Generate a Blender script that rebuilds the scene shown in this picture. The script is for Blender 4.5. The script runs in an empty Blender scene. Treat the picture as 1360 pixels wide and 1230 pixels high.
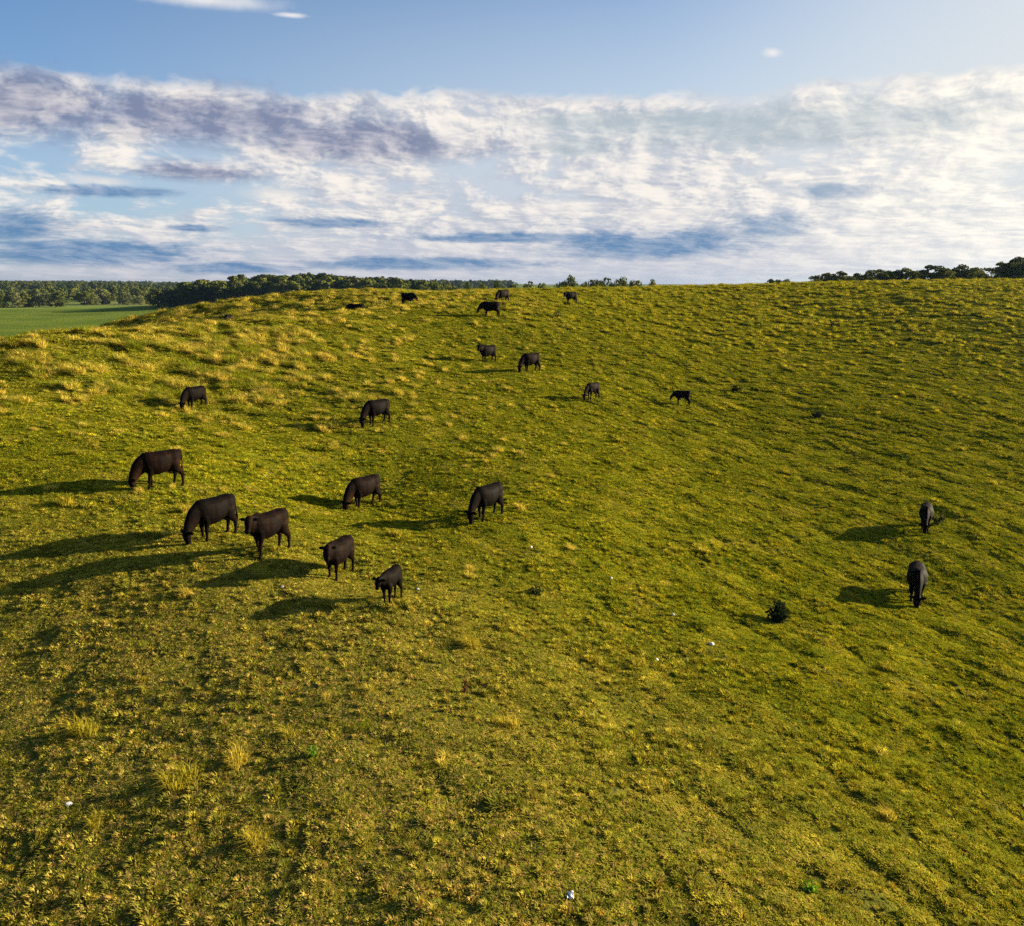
import bpy, bmesh, math, random
import numpy as np
from mathutils import Vector, Matrix, Euler

SC = bpy.context.scene
COL = SC.collection
RNG = np.random.default_rng(7)
random.seed(7)
rad = math.radians

# ------------------------------------------------------------------ camera
CAMZ = 27.0
cam = bpy.data.cameras.new('camera'); camo = bpy.data.objects.new('camera', cam); COL.objects.link(camo)
cam.sensor_fit = 'HORIZONTAL'; cam.sensor_width = 36.0; cam.lens = 28.93
cam.clip_start = 0.5; cam.clip_end = 20000
camo.location = (0, 0, CAMZ); camo.rotation_euler = (rad(90 - 12.2), 0, 0)
SC.camera = camo

# ------------------------------------------------------------------ light
SUN_AZ, SUN_EL = 74.0, 13.0            # degrees clockwise from the view direction (+y), above the horizon
SUN_DIR = Vector((math.sin(rad(SUN_AZ)) * math.cos(rad(SUN_EL)), math.cos(rad(SUN_AZ)) * math.cos(rad(SUN_EL)), math.sin(rad(SUN_EL))))
sl = bpy.data.lights.new('sun', 'SUN'); sl.energy = 5.0; sl.angle = rad(0.53); sl.color = (1.0, 0.83, 0.57)
so = bpy.data.objects.new('sun', sl); COL.objects.link(so)
so.rotation_euler = SUN_DIR.to_track_quat('Z', 'Y').to_euler(); so.location = SUN_DIR * 300
SKY_STRENGTH = 0.05; EXPOSURE = 1.9; SKY_TINT = (0.55, 0.77, 0.92)
SC.view_settings.view_transform = 'Standard'; SC.view_settings.look = 'None'
SC.view_settings.exposure = EXPOSURE; SC.view_settings.gamma = 1.0; SC.view_settings.use_curve_mapping = False
SC.cycles.max_bounces = 6; SC.cycles.diffuse_bounces = 2; SC.cycles.transmission_bounces = 3
SC.cycles.transparent_max_bounces = 6; SC.cycles.volume_bounces = 0
SC.cycles.use_denoising = False


class NT:
    """small helper that adds nodes and wires them"""
    def __init__(self, nt): self.nt = nt
    def new(self, t, **kw):
        n = self.nt.nodes.new(t)
        for k, v in kw.items(): setattr(n, k, v)
        return n
    def put(self, sock, v):
        if v is None: return
        if isinstance(v, bpy.types.NodeSocket): self.nt.links.new(v, sock)
        else: sock.default_value = v
    def m(self, op, a, b=None, c=None, clamp=False):
        n = self.new('ShaderNodeMath', operation=op); n.use_clamp = clamp
        self.put(n.inputs[0], a); self.put(n.inputs[1], b); self.put(n.inputs[2], c)
        return n.outputs[0]
    def add(self, a, b): return self.m('ADD', a, b)
    def sub(self, a, b): return self.m('SUBTRACT', a, b)
    def mul(self, a, b): return self.m('MULTIPLY', a, b)
    def vm(self, op, a, b=None):
        n = self.new('ShaderNodeVectorMath', operation=op)
        self.put(n.inputs[0], a); self.put(n.inputs[1], b)
        return n.outputs['Value'] if op in ('DOT_PRODUCT', 'LENGTH') else n.outputs[0]
    def ss(self, v, a, b, lo=0.0, hi=1.0):
        n = self.new('ShaderNodeMapRange', interpolation_type='SMOOTHSTEP')
        self.put(n.inputs[0], v); self.put(n.inputs[1], a); self.put(n.inputs[2], b); self.put(n.inputs[3], lo); self.put(n.inputs[4], hi)
        return n.outputs[0]
    def lin(self, v, a, b, lo=0.0, hi=1.0):
        n = self.new('ShaderNodeMapRange')
        self.put(n.inputs[0], v); self.put(n.inputs[1], a); self.put(n.inputs[2], b); self.put(n.inputs[3], lo); self.put(n.inputs[4], hi)
        return n.outputs[0]
    def mix(self, f, a, b, mode='MIX'):
        n = self.new('ShaderNodeMix', data_type='RGBA', blend_type=mode)
        self.put(n.inputs[0], f); self.put(n.inputs[6], c4(a)); self.put(n.inputs[7], c4(b))
        return n.outputs[2]
    def noise(self, vec, scale=1.0, detail=4.0, rough=0.5, dist=0.0, dim='3D'):
        n = self.new('ShaderNodeTexNoise', noise_dimensions=dim)
        self.put(n.inputs['Vector'], vec); self.put(n.inputs['Scale'], scale); self.put(n.inputs['Detail'], detail)
        self.put(n.inputs['Roughness'], rough); self.put(n.inputs['Distortion'], dist)
        return n.outputs['Fac']
    def sep(self, v):
        n = self.new('ShaderNodeSeparateXYZ'); self.put(n.inputs[0], v); return n.outputs
    def comb(self, x, y, z=0.0):
        n = self.new('ShaderNodeCombineXYZ')
        self.put(n.inputs[0], x); self.put(n.inputs[1], y); self.put(n.inputs[2], z); return n.outputs[0]


def c4(c):
    if isinstance(c, bpy.types.NodeSocket): return c
    return tuple(c) + (1.0,) if len(c) == 3 else tuple(c)


# ------------------------------------------------------------------ world: Nishita sky with a layer of evening cloud
world = bpy.data.worlds.new('World'); SC.world = world; world.use_nodes = True
world.node_tree.nodes.clear()
W = NT(world.node_tree)
sky = W.new('ShaderNodeTexSky', sky_type='NISHITA', sun_disc=False)
sky.sun_elevation = rad(SUN_EL); sky.sun_rotation = rad(SUN_AZ)
sky.altitude = 200; sky.air_density = 1.0; sky.dust_density = 0.3; sky.ozone_density = 4.0
gen = W.new('ShaderNodeTexCoord').outputs['Generated']
gx, gy, gz = W.sep(W.vm('NORMALIZE', gen))
AZ = W.mul(W.m('ARCTAN2', gx, gy), 180 / math.pi)
EL = W.mul(W.m('ARCSINE', gz), 180 / math.pi)
ELc = W.m('MAXIMUM', EL, 0.0)
# flattened cloud-deck coordinates: features shrink towards the horizon
V = W.mul(W.m('LOGARITHM', W.add(ELc, 4.5), math.e), 5.6)
Pd = W.comb(W.mul(AZ, 0.22), V, 0.0)
wv = W.new('ShaderNodeTexNoise'); W.put(wv.inputs['Vector'], Pd); wv.inputs['Scale'].default_value = 0.6; wv.inputs['Detail'].default_value = 4
warp = W.vm('MULTIPLY', W.vm('SUBTRACT', wv.outputs['Color'], (0.5, 0.5, 0.5)), (0.9, 0.55, 0.0))
P1 = W.vm('ADD', Pd, warp)
TO_SUN = (0.16, 0.10, 0.0)
nbig = W.noise(P1, 0.42, 5, 0.5)
nmid = W.noise(P1, 1.25, 9, 0.58)
nmid2 = W.noise(W.vm('ADD', P1, TO_SUN), 1.25, 9, 0.58)
nfin = W.noise(W.vm('MULTIPLY', P1, (1.0, 1.25, 1.0)), 3.6, 7, 0.58)
nfin2 = W.noise(W.vm('MULTIPLY', W.vm('ADD', P1, (0.05, 0.05, 0.0)), (1.0, 1.25, 1.0)), 3.6, 7, 0.58)
ledge = W.add(W.mul(W.sub(nmid, nmid2), 2.2), W.mul(W.sub(nfin, nfin2), 1.3))   # bright rim of each cloudlet, towards the sun
sund = W.vm('DOT_PRODUCT', W.comb(gx, gy, gz), tuple(SUN_DIR))
wu = W.mul(W.sub(nbig, 0.5), 7.0); wv2 = W.mul(W.sub(nmid, 0.5), 2.6)


def puff(az, el, raz, rel, edge=0.55, wob=1.0):
    """soft lens-shaped cloud at a bearing and elevation, its rim broken up by noise"""
    a = W.m('DIVIDE', W.add(W.sub(AZ, az), W.mul(wu, wob)), raz)
    e = W.m('DIVIDE', W.add(W.sub(EL, el), W.mul(wv2, min(0.8, rel * 0.6) * wob)), rel)
    r = W.m('SQRT', W.add(W.mul(a, a), W.mul(e, e)))
    r = W.add(r, W.mul(W.sub(nfin, 0.5), 1.0 * wob))
    r = W.add(r, W.mul(W.sub(nmid, 0.5), 1.5 * wob))
    return W.ss(r, 1.3, edge)


def union(items, **kw):
    out = None
    for it in items:
        p = puff(*it, **kw)
        out = p if out is None else W.m('MAXIMUM', out, p)
    return out


bank = union([(-30.0, 10.0, 11.0, 2.0), (-19.0, 10.0, 11.5, 1.9), (-10.5, 9.0, 9.5, 1.4), (-20.0, 6.9, 4.5, 0.7)], edge=0.25, wob=0.7)
sheet = union([(17.5, 9.6, 12.5, 1.3), (8.5, 10.2, 9.0, 0.8), (4.4, 8.9, 3.4, 0.7)], edge=0.45, wob=0.45)
blue = union([(-31.0, 3.4, 3.8, 1.0), (-26.4, 1.9, 7.5, 0.8), (-18.2, 1.05, 4.4, 0.42), (-6.6, 1.4, 8.4, 0.46), (9.2, 2.6, 7.4, 1.0),
              (0.5, 3.1, 8.0, 0.36), (16.7, 3.7, 2.6, 0.8), (21.0, 5.6, 2.4, 0.55), (-20.7, 3.5, 1.8, 0.25), (-25.5, 5.5, 3.8, 0.35), (-12.0, 4.0, 4.0, 0.35)], edge=0.45, wob=0.5)
wisp = union([(-19.6, 16.35, 4.4, 0.5), (16.1, 13.75, 0.7, 0.3), (-14.3, 15.9, 1.3, 0.15)], edge=0.0, wob=0.6)
crown = union([(2.7, 5.0, 3.7, 0.55), (18.1, 2.85, 1.0, 0.4), (10.0, 4.6, 3.6, 0.4), (-25.6, 6.05, 1.8, 0.3), (-15.5, 5.6, 2.4, 0.45)], edge=0.1, wob=0.7)

# deck: broken altocumulus from the horizon to about 12 degrees, all the way round
top = W.add(11.6, W.mul(W.sub(nbig, 0.5), 1.6))
belt = W.ss(W.add(W.add(EL, W.mul(W.sub(nfin, 0.5), 1.3)), W.mul(W.sub(nmid, 0.5), 1.5)), W.add(top, 0.5), W.sub(top, 0.3))
right = W.ss(AZ, -26.0, -4.0)
cover = W.add(W.add(W.mul(nmid, 0.85), W.mul(nfin, 0.2)), W.mul(W.sub(nbig, 0.5), 0.9))
lowveil = W.ss(EL, 6.5, 2.0)
bias = W.add(W.mul(right, 0.17), W.mul(lowveil, 0.12))
deck = W.mul(W.ss(cover, W.sub(0.46, bias), W.sub(0.72, bias)), belt)
tone = W.m('ADD', W.add(W.add(0.47, ledge), W.mul(W.sub(nbig, 0.5), 1.2)), W.mul(W.sub(nmid, 0.5), 1.1), clamp=True)
K = 1.0 / (SKY_STRENGTH * 2 ** EXPOSURE)
sc3 = lambda c: tuple(v * K for v in c)
deckcol = W.mix(W.ss(tone, 0.0, 1.0), sc3((0.50, 0.54, 0.63)), sc3((0.97, 0.91, 0.84)))
skyc = W.mix(1.0, sky.outputs[0], SKY_TINT, 'MULTIPLY')
skyc = W.mix(W.mul(W.ss(EL, 26.0, 6.0), W.ss(sund, -0.50, 0.62, 0.04, 0.95)), skyc, sc3((0.66, 0.74, 0.80)))   # moist air, paler towards the sun
veil = W.mul(belt, W.add(0.30, W.mul(right, 0.40)))          # thin stratus between the cloudlets
c = W.mix(deck, W.mix(veil, skyc, sc3((0.60, 0.65, 0.73))), deckcol)
hz = W.ss(EL, 5.0, 0.3)
c = W.mix(W.mul(hz, 0.66), c, sc3((0.58, 0.60, 0.69)))
c = W.mix(W.mul(crown, 0.75), c, W.mix(tone, sc3((0.74, 0.72, 0.74)), sc3((0.98, 0.91, 0.82))))
bt = W.m('ADD', W.add(0.36, W.mul(ledge, 1.1)), W.mul(W.sub(nmid, 0.5), 1.6), clamp=True)
c = W.mix(W.mul(bank, 0.9), c, W.mix(bt, sc3((0.20, 0.235, 0.37)), sc3((0.56, 0.55, 0.63))))
c = W.mix(W.mul(blue, 0.88), c, W.mix(W.mul(bt, 0.6), sc3((0.085, 0.225, 0.44)), sc3((0.50, 0.57, 0.69))))
c = W.mix(W.mul(wisp, 0.95), c, sc3((0.86, 0.85, 0.85)))
# thin cloud and moist air scatter sunlight forward: everything brightens towards the sun
glow = W.ss(sund, 0.42, 0.84)
c = W.mix(W.mul(glow, 0.80), c, W.mix(W.mul(tone, belt), sc3((0.82, 0.83, 0.80)), sc3((1.25, 1.15, 0.98))))
c = W.mix(W.mul(sheet, 0.72), c, W.mix(tone, sc3((0.40, 0.48, 0.54)), sc3((0.60, 0.66, 0.69))))
c = W.mix(W.ss(EL, 0.0, -3.0), c, sc3((0.10, 0.12, 0.08)))
bg = W.new('ShaderNodeBackground'); W.put(bg.inputs[0], c); bg.inputs[1].default_value = SKY_STRENGTH
W.nt.links.new(bg.outputs[0], W.new('ShaderNodeOutputWorld').inputs[0])

# ------------------------------------------------------------------ numpy noise and the shape of the land


def _hash(ix, iy, s):
    h = (ix * 374761393 + iy * 668265263 + s * 1274126177) & 0xffffffff
    h = ((h ^ (h >> 13)) * 1274126177) & 0xffffffff
    return ((h ^ (h >> 16)) & 0xffff) / 65535.0


def vnoise(x, y, s=0):
    x = np.asarray(x, float); y = np.asarray(y, float)
    fx = np.floor(x); fy = np.floor(y); ix = fx.astype(np.int64); iy = fy.astype(np.int64)
    u = x - fx; v = y - fy; u = u * u * u * (u * (u * 6 - 15) + 10); v = v * v * v * (v * (v * 6 - 15) + 10)
    a = _hash(ix, iy, s); b = _hash(ix + 1, iy, s); cc = _hash(ix, iy + 1, s); d = _hash(ix + 1, iy + 1, s)
    return (a * (1 - u) + b * u) * (1 - v) + (cc * (1 - u) + d * u) * v - 0.5


def fbm(x, y, s=0, o=4, g=0.5):
    t = 0; a = 1.0
    for i in range(o):
        t = t + a * vnoise(x, y, s + i * 17); x = x * 2.03 + 5.1; y = y * 2.03 - 3.7; a *= g
    return t


def sstep(v, a, b):
    t = np.clip((v - a) / (b - a), 0, 1); return t * t * (3 - 2 * t)


# levelled points of the hill (x, y, z in metres)
CP = np.array([
    (-17.9, 46.2, 20.1), (-13.7, 31.3, 19.3), (-10.1, 26.9, 18.52), (-7.87, 25.5, 18.56), (-5.6, 24.8, 17.85), (-3.57, 22.96, 17.77),
    (-6.31, 34.2, 17.65), (-7.4, 44.8, 19.48), (-0.96, 31.7, 17.9), (-1.92, 65.69, 20.95), (1.41, 61.66, 20.65), (5.44, 55.2, 19.33),
    (12.12, 58.15, 18.54), (-2.02, 79.92, 24.02), (-1.01, 93.97, 25.08), (6.85, 97.74, 24.83), (-11.81, 95.25, 24.8), (-16.83, 90.41, 24.1),
    (-27.82, 81.3, 22.7), (19.67, 37.68, 15.62), (16.09, 30.99, 14.76),
    (-8.1, 11.2, 16.9), (-4.06, 11.19, 17.0), (0, 11.37, 16.8), (4.45, 12.28, 16.1), (9.77, 13.48, 15.0),
    (-12.6, 18.7, 17.5), (-17.4, 26.9, 18.9), (-24.3, 38.6, 20.6), (-29, 46.5, 22.0), (-35.62, 57.82, 23.2), (-30.18, 64.18, 23.35),
    (-23.99, 69.94, 23.7), (-18.57, 73.66, 24.2), (-50.13, 106.7, 22.1), (-39.45, 115.4, 24.5), (-29.73, 118.3, 25.7), (-23.6, 119.69, 26.2),
    (-13.03, 121.3, 25.85), (-3.33, 123.96, 26.1), (9.42, 131.66, 26.2), (23.77, 140, 26.5), (41.23, 144.22, 26.85), (54.79, 146.06, 27.25),
    (70.53, 143.61, 27.5), (85.64, 141.03, 27.6), (8, 155, 25.2), (40, 165, 25.8), (75, 163, 26.2), (6.23, 29.14, 16.4), (12.64, 41.9, 16.53), (21.5, 55.28, 17.6), (36.29, 76.55, 20.0),
    (38.26, 100.89, 22.9), (17.57, 88.09, 22.4), (56.27, 94.42, 22.72), (34.08, 55.77, 17.4), (15.82, 23.8, 14.6), (2.85, 37.82, 17.9),
    (2.75, 23.07, 16.6), (-13.5, 37.5, 19.6), (28.74, 118.55, 25.2),
    (-36, 90, 20.8), (-26, 96, 22.8), (-47, 76, 18.5), (-60, 72, 13.5), (-78, 108, 12), (-66, 150, 11), (-30, 165, 18), (10, 185, 22), (55, 195, 24),
    (90, 185, 25), (125, 150, 24.5), (105, 95, 20), (75, 50, 13), (45, 20, 10), (30, 0, 11), (0, -15, 14.5), (-30, -10, 13), (-50, 25, 14.5), (-48, 45, 16)])


def _tps(r2): return 0.5 * r2 * np.log(r2 + 1e-9)


_n = len(CP); _S = 100.0; _q = CP[:, :2] / _S
_A = np.zeros((_n + 3, _n + 3))
_A[:_n, :_n] = _tps(((_q[:, None] - _q[None]) ** 2).sum(-1)) + np.eye(_n) * 2e-4
_A[:_n, _n] = 1; _A[:_n, _n + 1:] = _q; _A[_n, :_n] = 1; _A[_n + 1:, :_n] = _q.T
_w = np.linalg.solve(_A, np.concatenate([CP[:, 2], np.zeros(3)]))


def hill_raw(x, y):
    x = np.asarray(x, float) / _S; y = np.asarray(y, float) / _S
    z = _w[_n] + _w[_n + 1] * x + _w[_n + 2] * y
    for i in range(_n): z = z + _w[i] * _tps((x - _q[i, 0]) ** 2 + (y - _q[i, 1]) ** 2)
    return z


VAL = 6.0


def valley(x, y):
    x = np.asarray(x, float); y = np.asarray(y, float)
    r = np.hypot(x, y)
    z = VAL + 13.5 * np.exp(-((x + 190) / 105) ** 2 - ((y - 770) / 120) ** 2)
    z = z + 8 * np.exp(-((x - 10) / 190) ** 2 - ((y - 640) / 160) ** 2)
    z = z + 17 * sstep(r, 1000, 2600) + 9 * fbm(x / 500, y / 500, 5, 3) * sstep(r, 900, 2000)
    z = z + 6 * sstep(r, 2800, 5000)
    return z + 0.8 * fbm(x / 90, y / 90, 9, 2)


def land(x, y):
    """smooth height of the hill, falling to the valley beyond it"""
    x = np.asarray(x, float); y = np.asarray(y, float)
    r = np.hypot((x - 20) / 1.0, (y - 75) / 1.0)
    k = sstep(r, 120, 330)
    hz_ = np.clip(hill_raw(np.clip(x, -85, 135), np.clip(y, -25, 205)), 5, 40)
    return hz_ * (1 - k) + (valley(x, y) - 1.5) * k


def rough(x, y):
    """how tussocky the pasture is: long grass on the left shoulder and on the crest, bitten short below"""
    left = sstep(x + 0.25 * (y - 50), 4, -22) * sstep(y, 33, 52)
    crest = sstep(y, 62, 100)
    return np.clip(np.maximum(left, 0.55 * crest), 0, 1)


def micro(x, y):
    """hummocks and cattle terracettes of the turf"""
    d = np.hypot(x, y)
    rg = rough(x, y)
    t1 = (x * 0.8 + y * 0.6); t2 = (-x * 0.6 + y * 0.8)         # along / down the right-hand slope
    rs = sstep(x, -4, 10)
    z = 0.10 * fbm(x / 3.1, y / 3.1, 21, 2) + (0.08 + 0.08 * rg) * fbm(x / 0.9, y / 0.8, 31, 2)
    z = z + rs * 0.11 * fbm(t1 / 0.62, t2 / 2.1, 41, 2)
    hm = np.maximum(fbm(x / 1.7, y / 1.2, 61, 2) - 0.12, 0)
    z = z + (0.08 + 0.30 * rg) * hm
    return z * sstep(220 - d, 0, 40)


def ground(x, y): return land(x, y) + micro(x, y)


def gz1(x, y): return float(ground(np.array([x]), np.array([y]))[0])


def normal(x, y, e=0.4, f=land):
    dx = (f(x + e, y) - f(x - e, y)) / (2 * e); dy = (f(x, y + e) - f(x, y - e)) / (2 * e)
    n = np.stack([-dx, -dy, np.ones_like(dx)], -1)
    return n / np.linalg.norm(n, axis=-1, keepdims=True)


# ------------------------------------------------------------------ materials


def mat(name):
    m = bpy.data.materials.new(name); m.use_nodes = True; m.node_tree.nodes.clear()
    n = NT(m.node_tree); out = n.new('ShaderNodeOutputMaterial')
    return m, n, out


def pasture_colour(n, pos):
    """colour of the sward by place: dry and clovery low on the left, fresh green on the right, bleached on the shoulder"""
    px, py, pz = n.sep(pos)
    flat = n.comb(px, py, 0.0)
    big = n.noise(flat, 0.10, 3, 0.5); mid = n.noise(flat, 0.55, 3, 0.55)
    fine = n.noise(flat, 3.2, 3, 0.6); speck = n.noise(flat, 9.0, 2, 0.6)
    col = n.mix(n.ss(mid, 0.35, 0.65), (0.205, 0.225, 0.010), (0.285, 0.278, 0.014))
    col = n.mix(n.ss(fine, 0.48, 0.66), col, (0.135, 0.185, 0.012))
    # dry thatch and clover low on the left
    dry = n.mul(n.ss(n.add(n.add(px, n.mul(py, 0.55)), n.mul(n.sub(big, 0.5), 14.0)), 22.0, 4.0), n.ss(py, 34.0, 18.0))
    dc = n.mix(n.ss(speck, 0.42, 0.58), (0.115, 0.160, 0.022), (0.43, 0.30, 0.095))
    dc = n.mix(n.ss(fine, 0.42, 0.65), dc, (0.35, 0.315, 0.036))
    col = n.mix(n.mul(dry, 0.62), col, dc)
    # bleached stems on the left shoulder
    yl = n.mul(n.ss(n.add(px, n.mul(n.sub(py, 50.0), 0.25)), 6.0, -20.0), n.ss(py, 32.0, 55.0))
    col = n.mix(n.mul(n.mul(yl, n.ss(fine, 0.40, 0.66)), 0.35), col, (0.36, 0.325, 0.060))
    tan = n.mul(n.ss(mid, 0.54, 0.68), n.ss(fine, 0.45, 0.6))
    col = n.mix(n.mul(tan, 0.45), col, (0.30, 0.265, 0.060))
    return col, speck


def grass_material(name, tint=(1, 1, 1), trans=0.24):
    m, n, out = mat(name)
    pos = n.new('ShaderNodeNewGeometry').outputs['Position']
    col, _ = pasture_colour(n, pos)
    rnd = n.new('ShaderNodeObjectInfo').outputs['Random']
    col = n.mix(1.0, col, n.mix(rnd, (0.62, 0.70, 0.70), (1.32, 1.22, 1.2)), 'MULTIPLY')
    at = n.new('ShaderNodeAttribute', attribute_name='shade')
    col = n.mix(1.0, col, at.outputs['Color'], 'MULTIPLY')
    d = n.new('ShaderNodeBsdfDiffuse'); n.put(d.inputs[0], col)
    t = n.new('ShaderNodeBsdfTranslucent'); n.put(t.inputs[0], n.mix(1.0, col, (1.15, 1.05, 0.6), 'MULTIPLY'))
    mx = n.new('ShaderNodeMixShader'); mx.inputs[0].default_value = trans
    n.nt.links.new(d.outputs[0], mx.inputs[1]); n.nt.links.new(t.outputs[0], mx.inputs[2])
    n.nt.links.new(mx.outputs[0], out.inputs[0])
    return m


def tall_material():
    """long ungrazed stems, straw-coloured with some green"""
    m, n, out = mat('tall_grass_blades')
    pos = n.new('ShaderNodeNewGeometry').outputs['Position']
    rnd = n.new('ShaderNodeObjectInfo').outputs['Random']
    f = n.noise(pos, 0.35, 3, 0.6)
    k = n.ss(n.add(f, n.mul(n.sub(rnd, 0.5), 0.7)), 0.25, 0.7)
    px, py, pz = n.sep(pos)
    straw = n.mix(n.ss(n.add(px, n.mul(n.sub(py, 50.0), 0.12)), -6.0, 14.0), (0.50, 0.445, 0.065), (0.31, 0.305, 0.022))
    col = n.mix(k, (0.20, 0.235, 0.014), straw)
    at = n.new('ShaderNodeAttribute', attribute_name='shade')
    col = n.mix(1.0, col, at.outputs['Color'], 'MULTIPLY')
    d = n.new('ShaderNodeBsdfDiffuse'); n.put(d.inputs[0], col)
    t = n.new('ShaderNodeBsdfTranslucent'); n.put(t.inputs[0], n.mix(1.0, col, (1.1, 1.0, 0.7), 'MULTIPLY'))
    mx = n.new('ShaderNodeMixShader'); mx.inputs[0].default_value = 0.5
    n.nt.links.new(d.outputs[0], mx.inputs[1]); n.nt.links.new(t.outputs[0], mx.inputs[2])
    n.nt.links.new(mx.outputs[0], out.inputs[0])
    return m


def pasture_material():
    m, n, out = mat('pasture_turf')
    pos = n.new('ShaderNodeNewGeometry').outputs['Position']
    col, speck = pasture_colour(n, pos)
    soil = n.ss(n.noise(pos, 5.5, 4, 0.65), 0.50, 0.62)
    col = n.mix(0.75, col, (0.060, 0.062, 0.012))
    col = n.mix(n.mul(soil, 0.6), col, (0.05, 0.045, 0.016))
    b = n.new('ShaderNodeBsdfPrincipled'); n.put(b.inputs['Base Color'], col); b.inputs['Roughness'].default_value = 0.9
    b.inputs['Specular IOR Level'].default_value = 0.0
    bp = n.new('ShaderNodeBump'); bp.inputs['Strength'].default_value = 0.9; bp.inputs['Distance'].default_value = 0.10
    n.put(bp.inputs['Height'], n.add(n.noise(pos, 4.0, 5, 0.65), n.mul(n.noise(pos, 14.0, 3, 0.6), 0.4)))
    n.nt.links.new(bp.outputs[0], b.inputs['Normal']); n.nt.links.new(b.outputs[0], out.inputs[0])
    return m


def valley_material():
    m, n, out = mat('valley_fields')
    pos = n.new('ShaderNodeNewGeometry').outputs['Position']
    px, py, pz = n.sep(pos)
    flat = n.comb(px, py, 0.0)
    wob = n.mul(n.sub(n.noise(flat, 0.01, 2), 0.5), 60.0)
    crop = n.mix(n.ss(n.noise(flat, 0.02, 3), 0.4, 0.6), (0.095, 0.140, 0.020), (0.135, 0.175, 0.026))
    row = n.m('SINE', n.mul(n.add(px, n.mul(py, 0.35)), 2.2))
    crop = n.mix(n.mul(n.ss(row, -0.2, 0.9), 0.22), crop, (0.045, 0.095, 0.020))
    lit_strip = n.ss(n.add(py, wob), 720.0, 735.0)
    col = n.mix(lit_strip, crop, (0.15, 0.21, 0.045))  # sunlit far part of the field, painted in as a lighter green
    far = n.noise(n.vm('MULTIPLY', flat, (1.0, 0.35, 1.0)), 0.006, 2)
    fc = n.mix(n.ss(far, 0.47, 0.53), (0.09, 0.14, 0.03), (0.17, 0.19, 0.06))
    col = n.mix(n.ss(py, 850.0, 900.0), col, fc)
    b = n.new('ShaderNodeBsdfPrincipled'); n.put(b.inputs['Base Color'], col); b.inputs['Roughness'].default_value = 0.9
    b.inputs['Specular IOR Level'].default_value = 0.0
    bp = n.new('ShaderNodeBump'); bp.inputs['Strength'].default_value = 0.6; bp.inputs['Distance'].default_value = 0.6
    n.put(bp.inputs['Height'], n.noise(pos, 0.8, 4, 0.6)); n.nt.links.new(bp.outputs[0], b.inputs['Normal'])
    n.nt.links.new(b.outputs[0], out.inputs[0])
    return m


def foliage_material(name, a, b_, trans=0.25):
    m, n, out = mat(name)
    pos = n.new('ShaderNodeNewGeometry').outputs['Position']
    rnd = n.new('ShaderNodeObjectInfo').outputs['Random']
    f = n.noise(pos, 0.7, 3, 0.6)
    col = n.mix(n.ss(n.add(f, n.mul(n.sub(rnd, 0.5), 0.5)), 0.25, 0.75), a, b_)
    d = n.new('ShaderNodeBsdfDiffuse'); n.put(d.inputs[0], col)
    t = n.new('ShaderNodeBsdfTranslucent'); n.put(t.inputs[0], col)
    mx = n.new('ShaderNodeMixShader'); mx.inputs[0].default_value = trans
    n.nt.links.new(d.outputs[0], mx.inputs[1]); n.nt.links.new(t.outputs[0], mx.inputs[2])
    n.nt.links.new(mx.outputs[0], out.inputs[0])
    return m


def simple(name, a, b_, scale=20.0, rough_=0.8, spec=0.3):
    m, n, out = mat(name)
    pos = n.new('ShaderNodeTexCoord').outputs['Object']
    col = n.mix(n.ss(n.noise(pos, scale, 4, 0.6), 0.35, 0.65), a, b_)
    b = n.new('ShaderNodeBsdfPrincipled'); n.put(b.inputs['Base Color'], col); b.inputs['Roughness'].default_value = rough_
    b.inputs['Specular IOR Level'].default_value = spec
    bp = n.new('ShaderNodeBump'); bp.inputs['Strength'].default_value = 0.4; bp.inputs['Distance'].default_value = 0.01
    n.put(bp.inputs['Height'], n.noise(pos, scale * 2, 4, 0.6)); n.nt.links.new(bp.outputs[0], b.inputs['Normal'])
    n.nt.links.new(b.outputs[0], out.inputs[0])
    return m


def coat_material(name, dark, brown, amount):
    """short black coat, mottled with brown by noise over the whole body"""
    m, n, out = mat(name)
    pos = n.new('ShaderNodeTexCoord').outputs['Object']
    f = n.noise(n.vm('MULTIPLY', pos, (1.0, 1.0, 0.6)), 2.6, 4, 0.6)
    col = n.mix(n.mul(n.ss(f, 0.46, 0.64), amount), dark, brown)
    hair = n.noise(n.vm('MULTIPLY', pos, (1.0, 1.0, 0.25)), 60.0, 3, 0.6)
    col = n.mix(n.mul(n.ss(hair, 0.4, 0.7), 0.35), col, tuple(v * 1.5 for v in brown))
    b = n.new('ShaderNodeBsdfPrincipled'); n.put(b.inputs['Base Color'], col)
    b.inputs['Roughness'].default_value = 0.7; b.inputs['Specular IOR Level'].default_value = 0.045
    bp = n.new('ShaderNodeBump'); bp.inputs['Strength'].default_value = 0.5; bp.inputs['Distance'].default_value = 0.012
    n.put(bp.inputs['Height'], n.add(hair, n.mul(n.noise(pos, 9.0, 3, 0.5), 1.5)))
    n.nt.links.new(bp.outputs[0], b.inputs['Normal']); n.nt.links.new(b.outputs[0], out.inputs[0])
    return m


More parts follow.
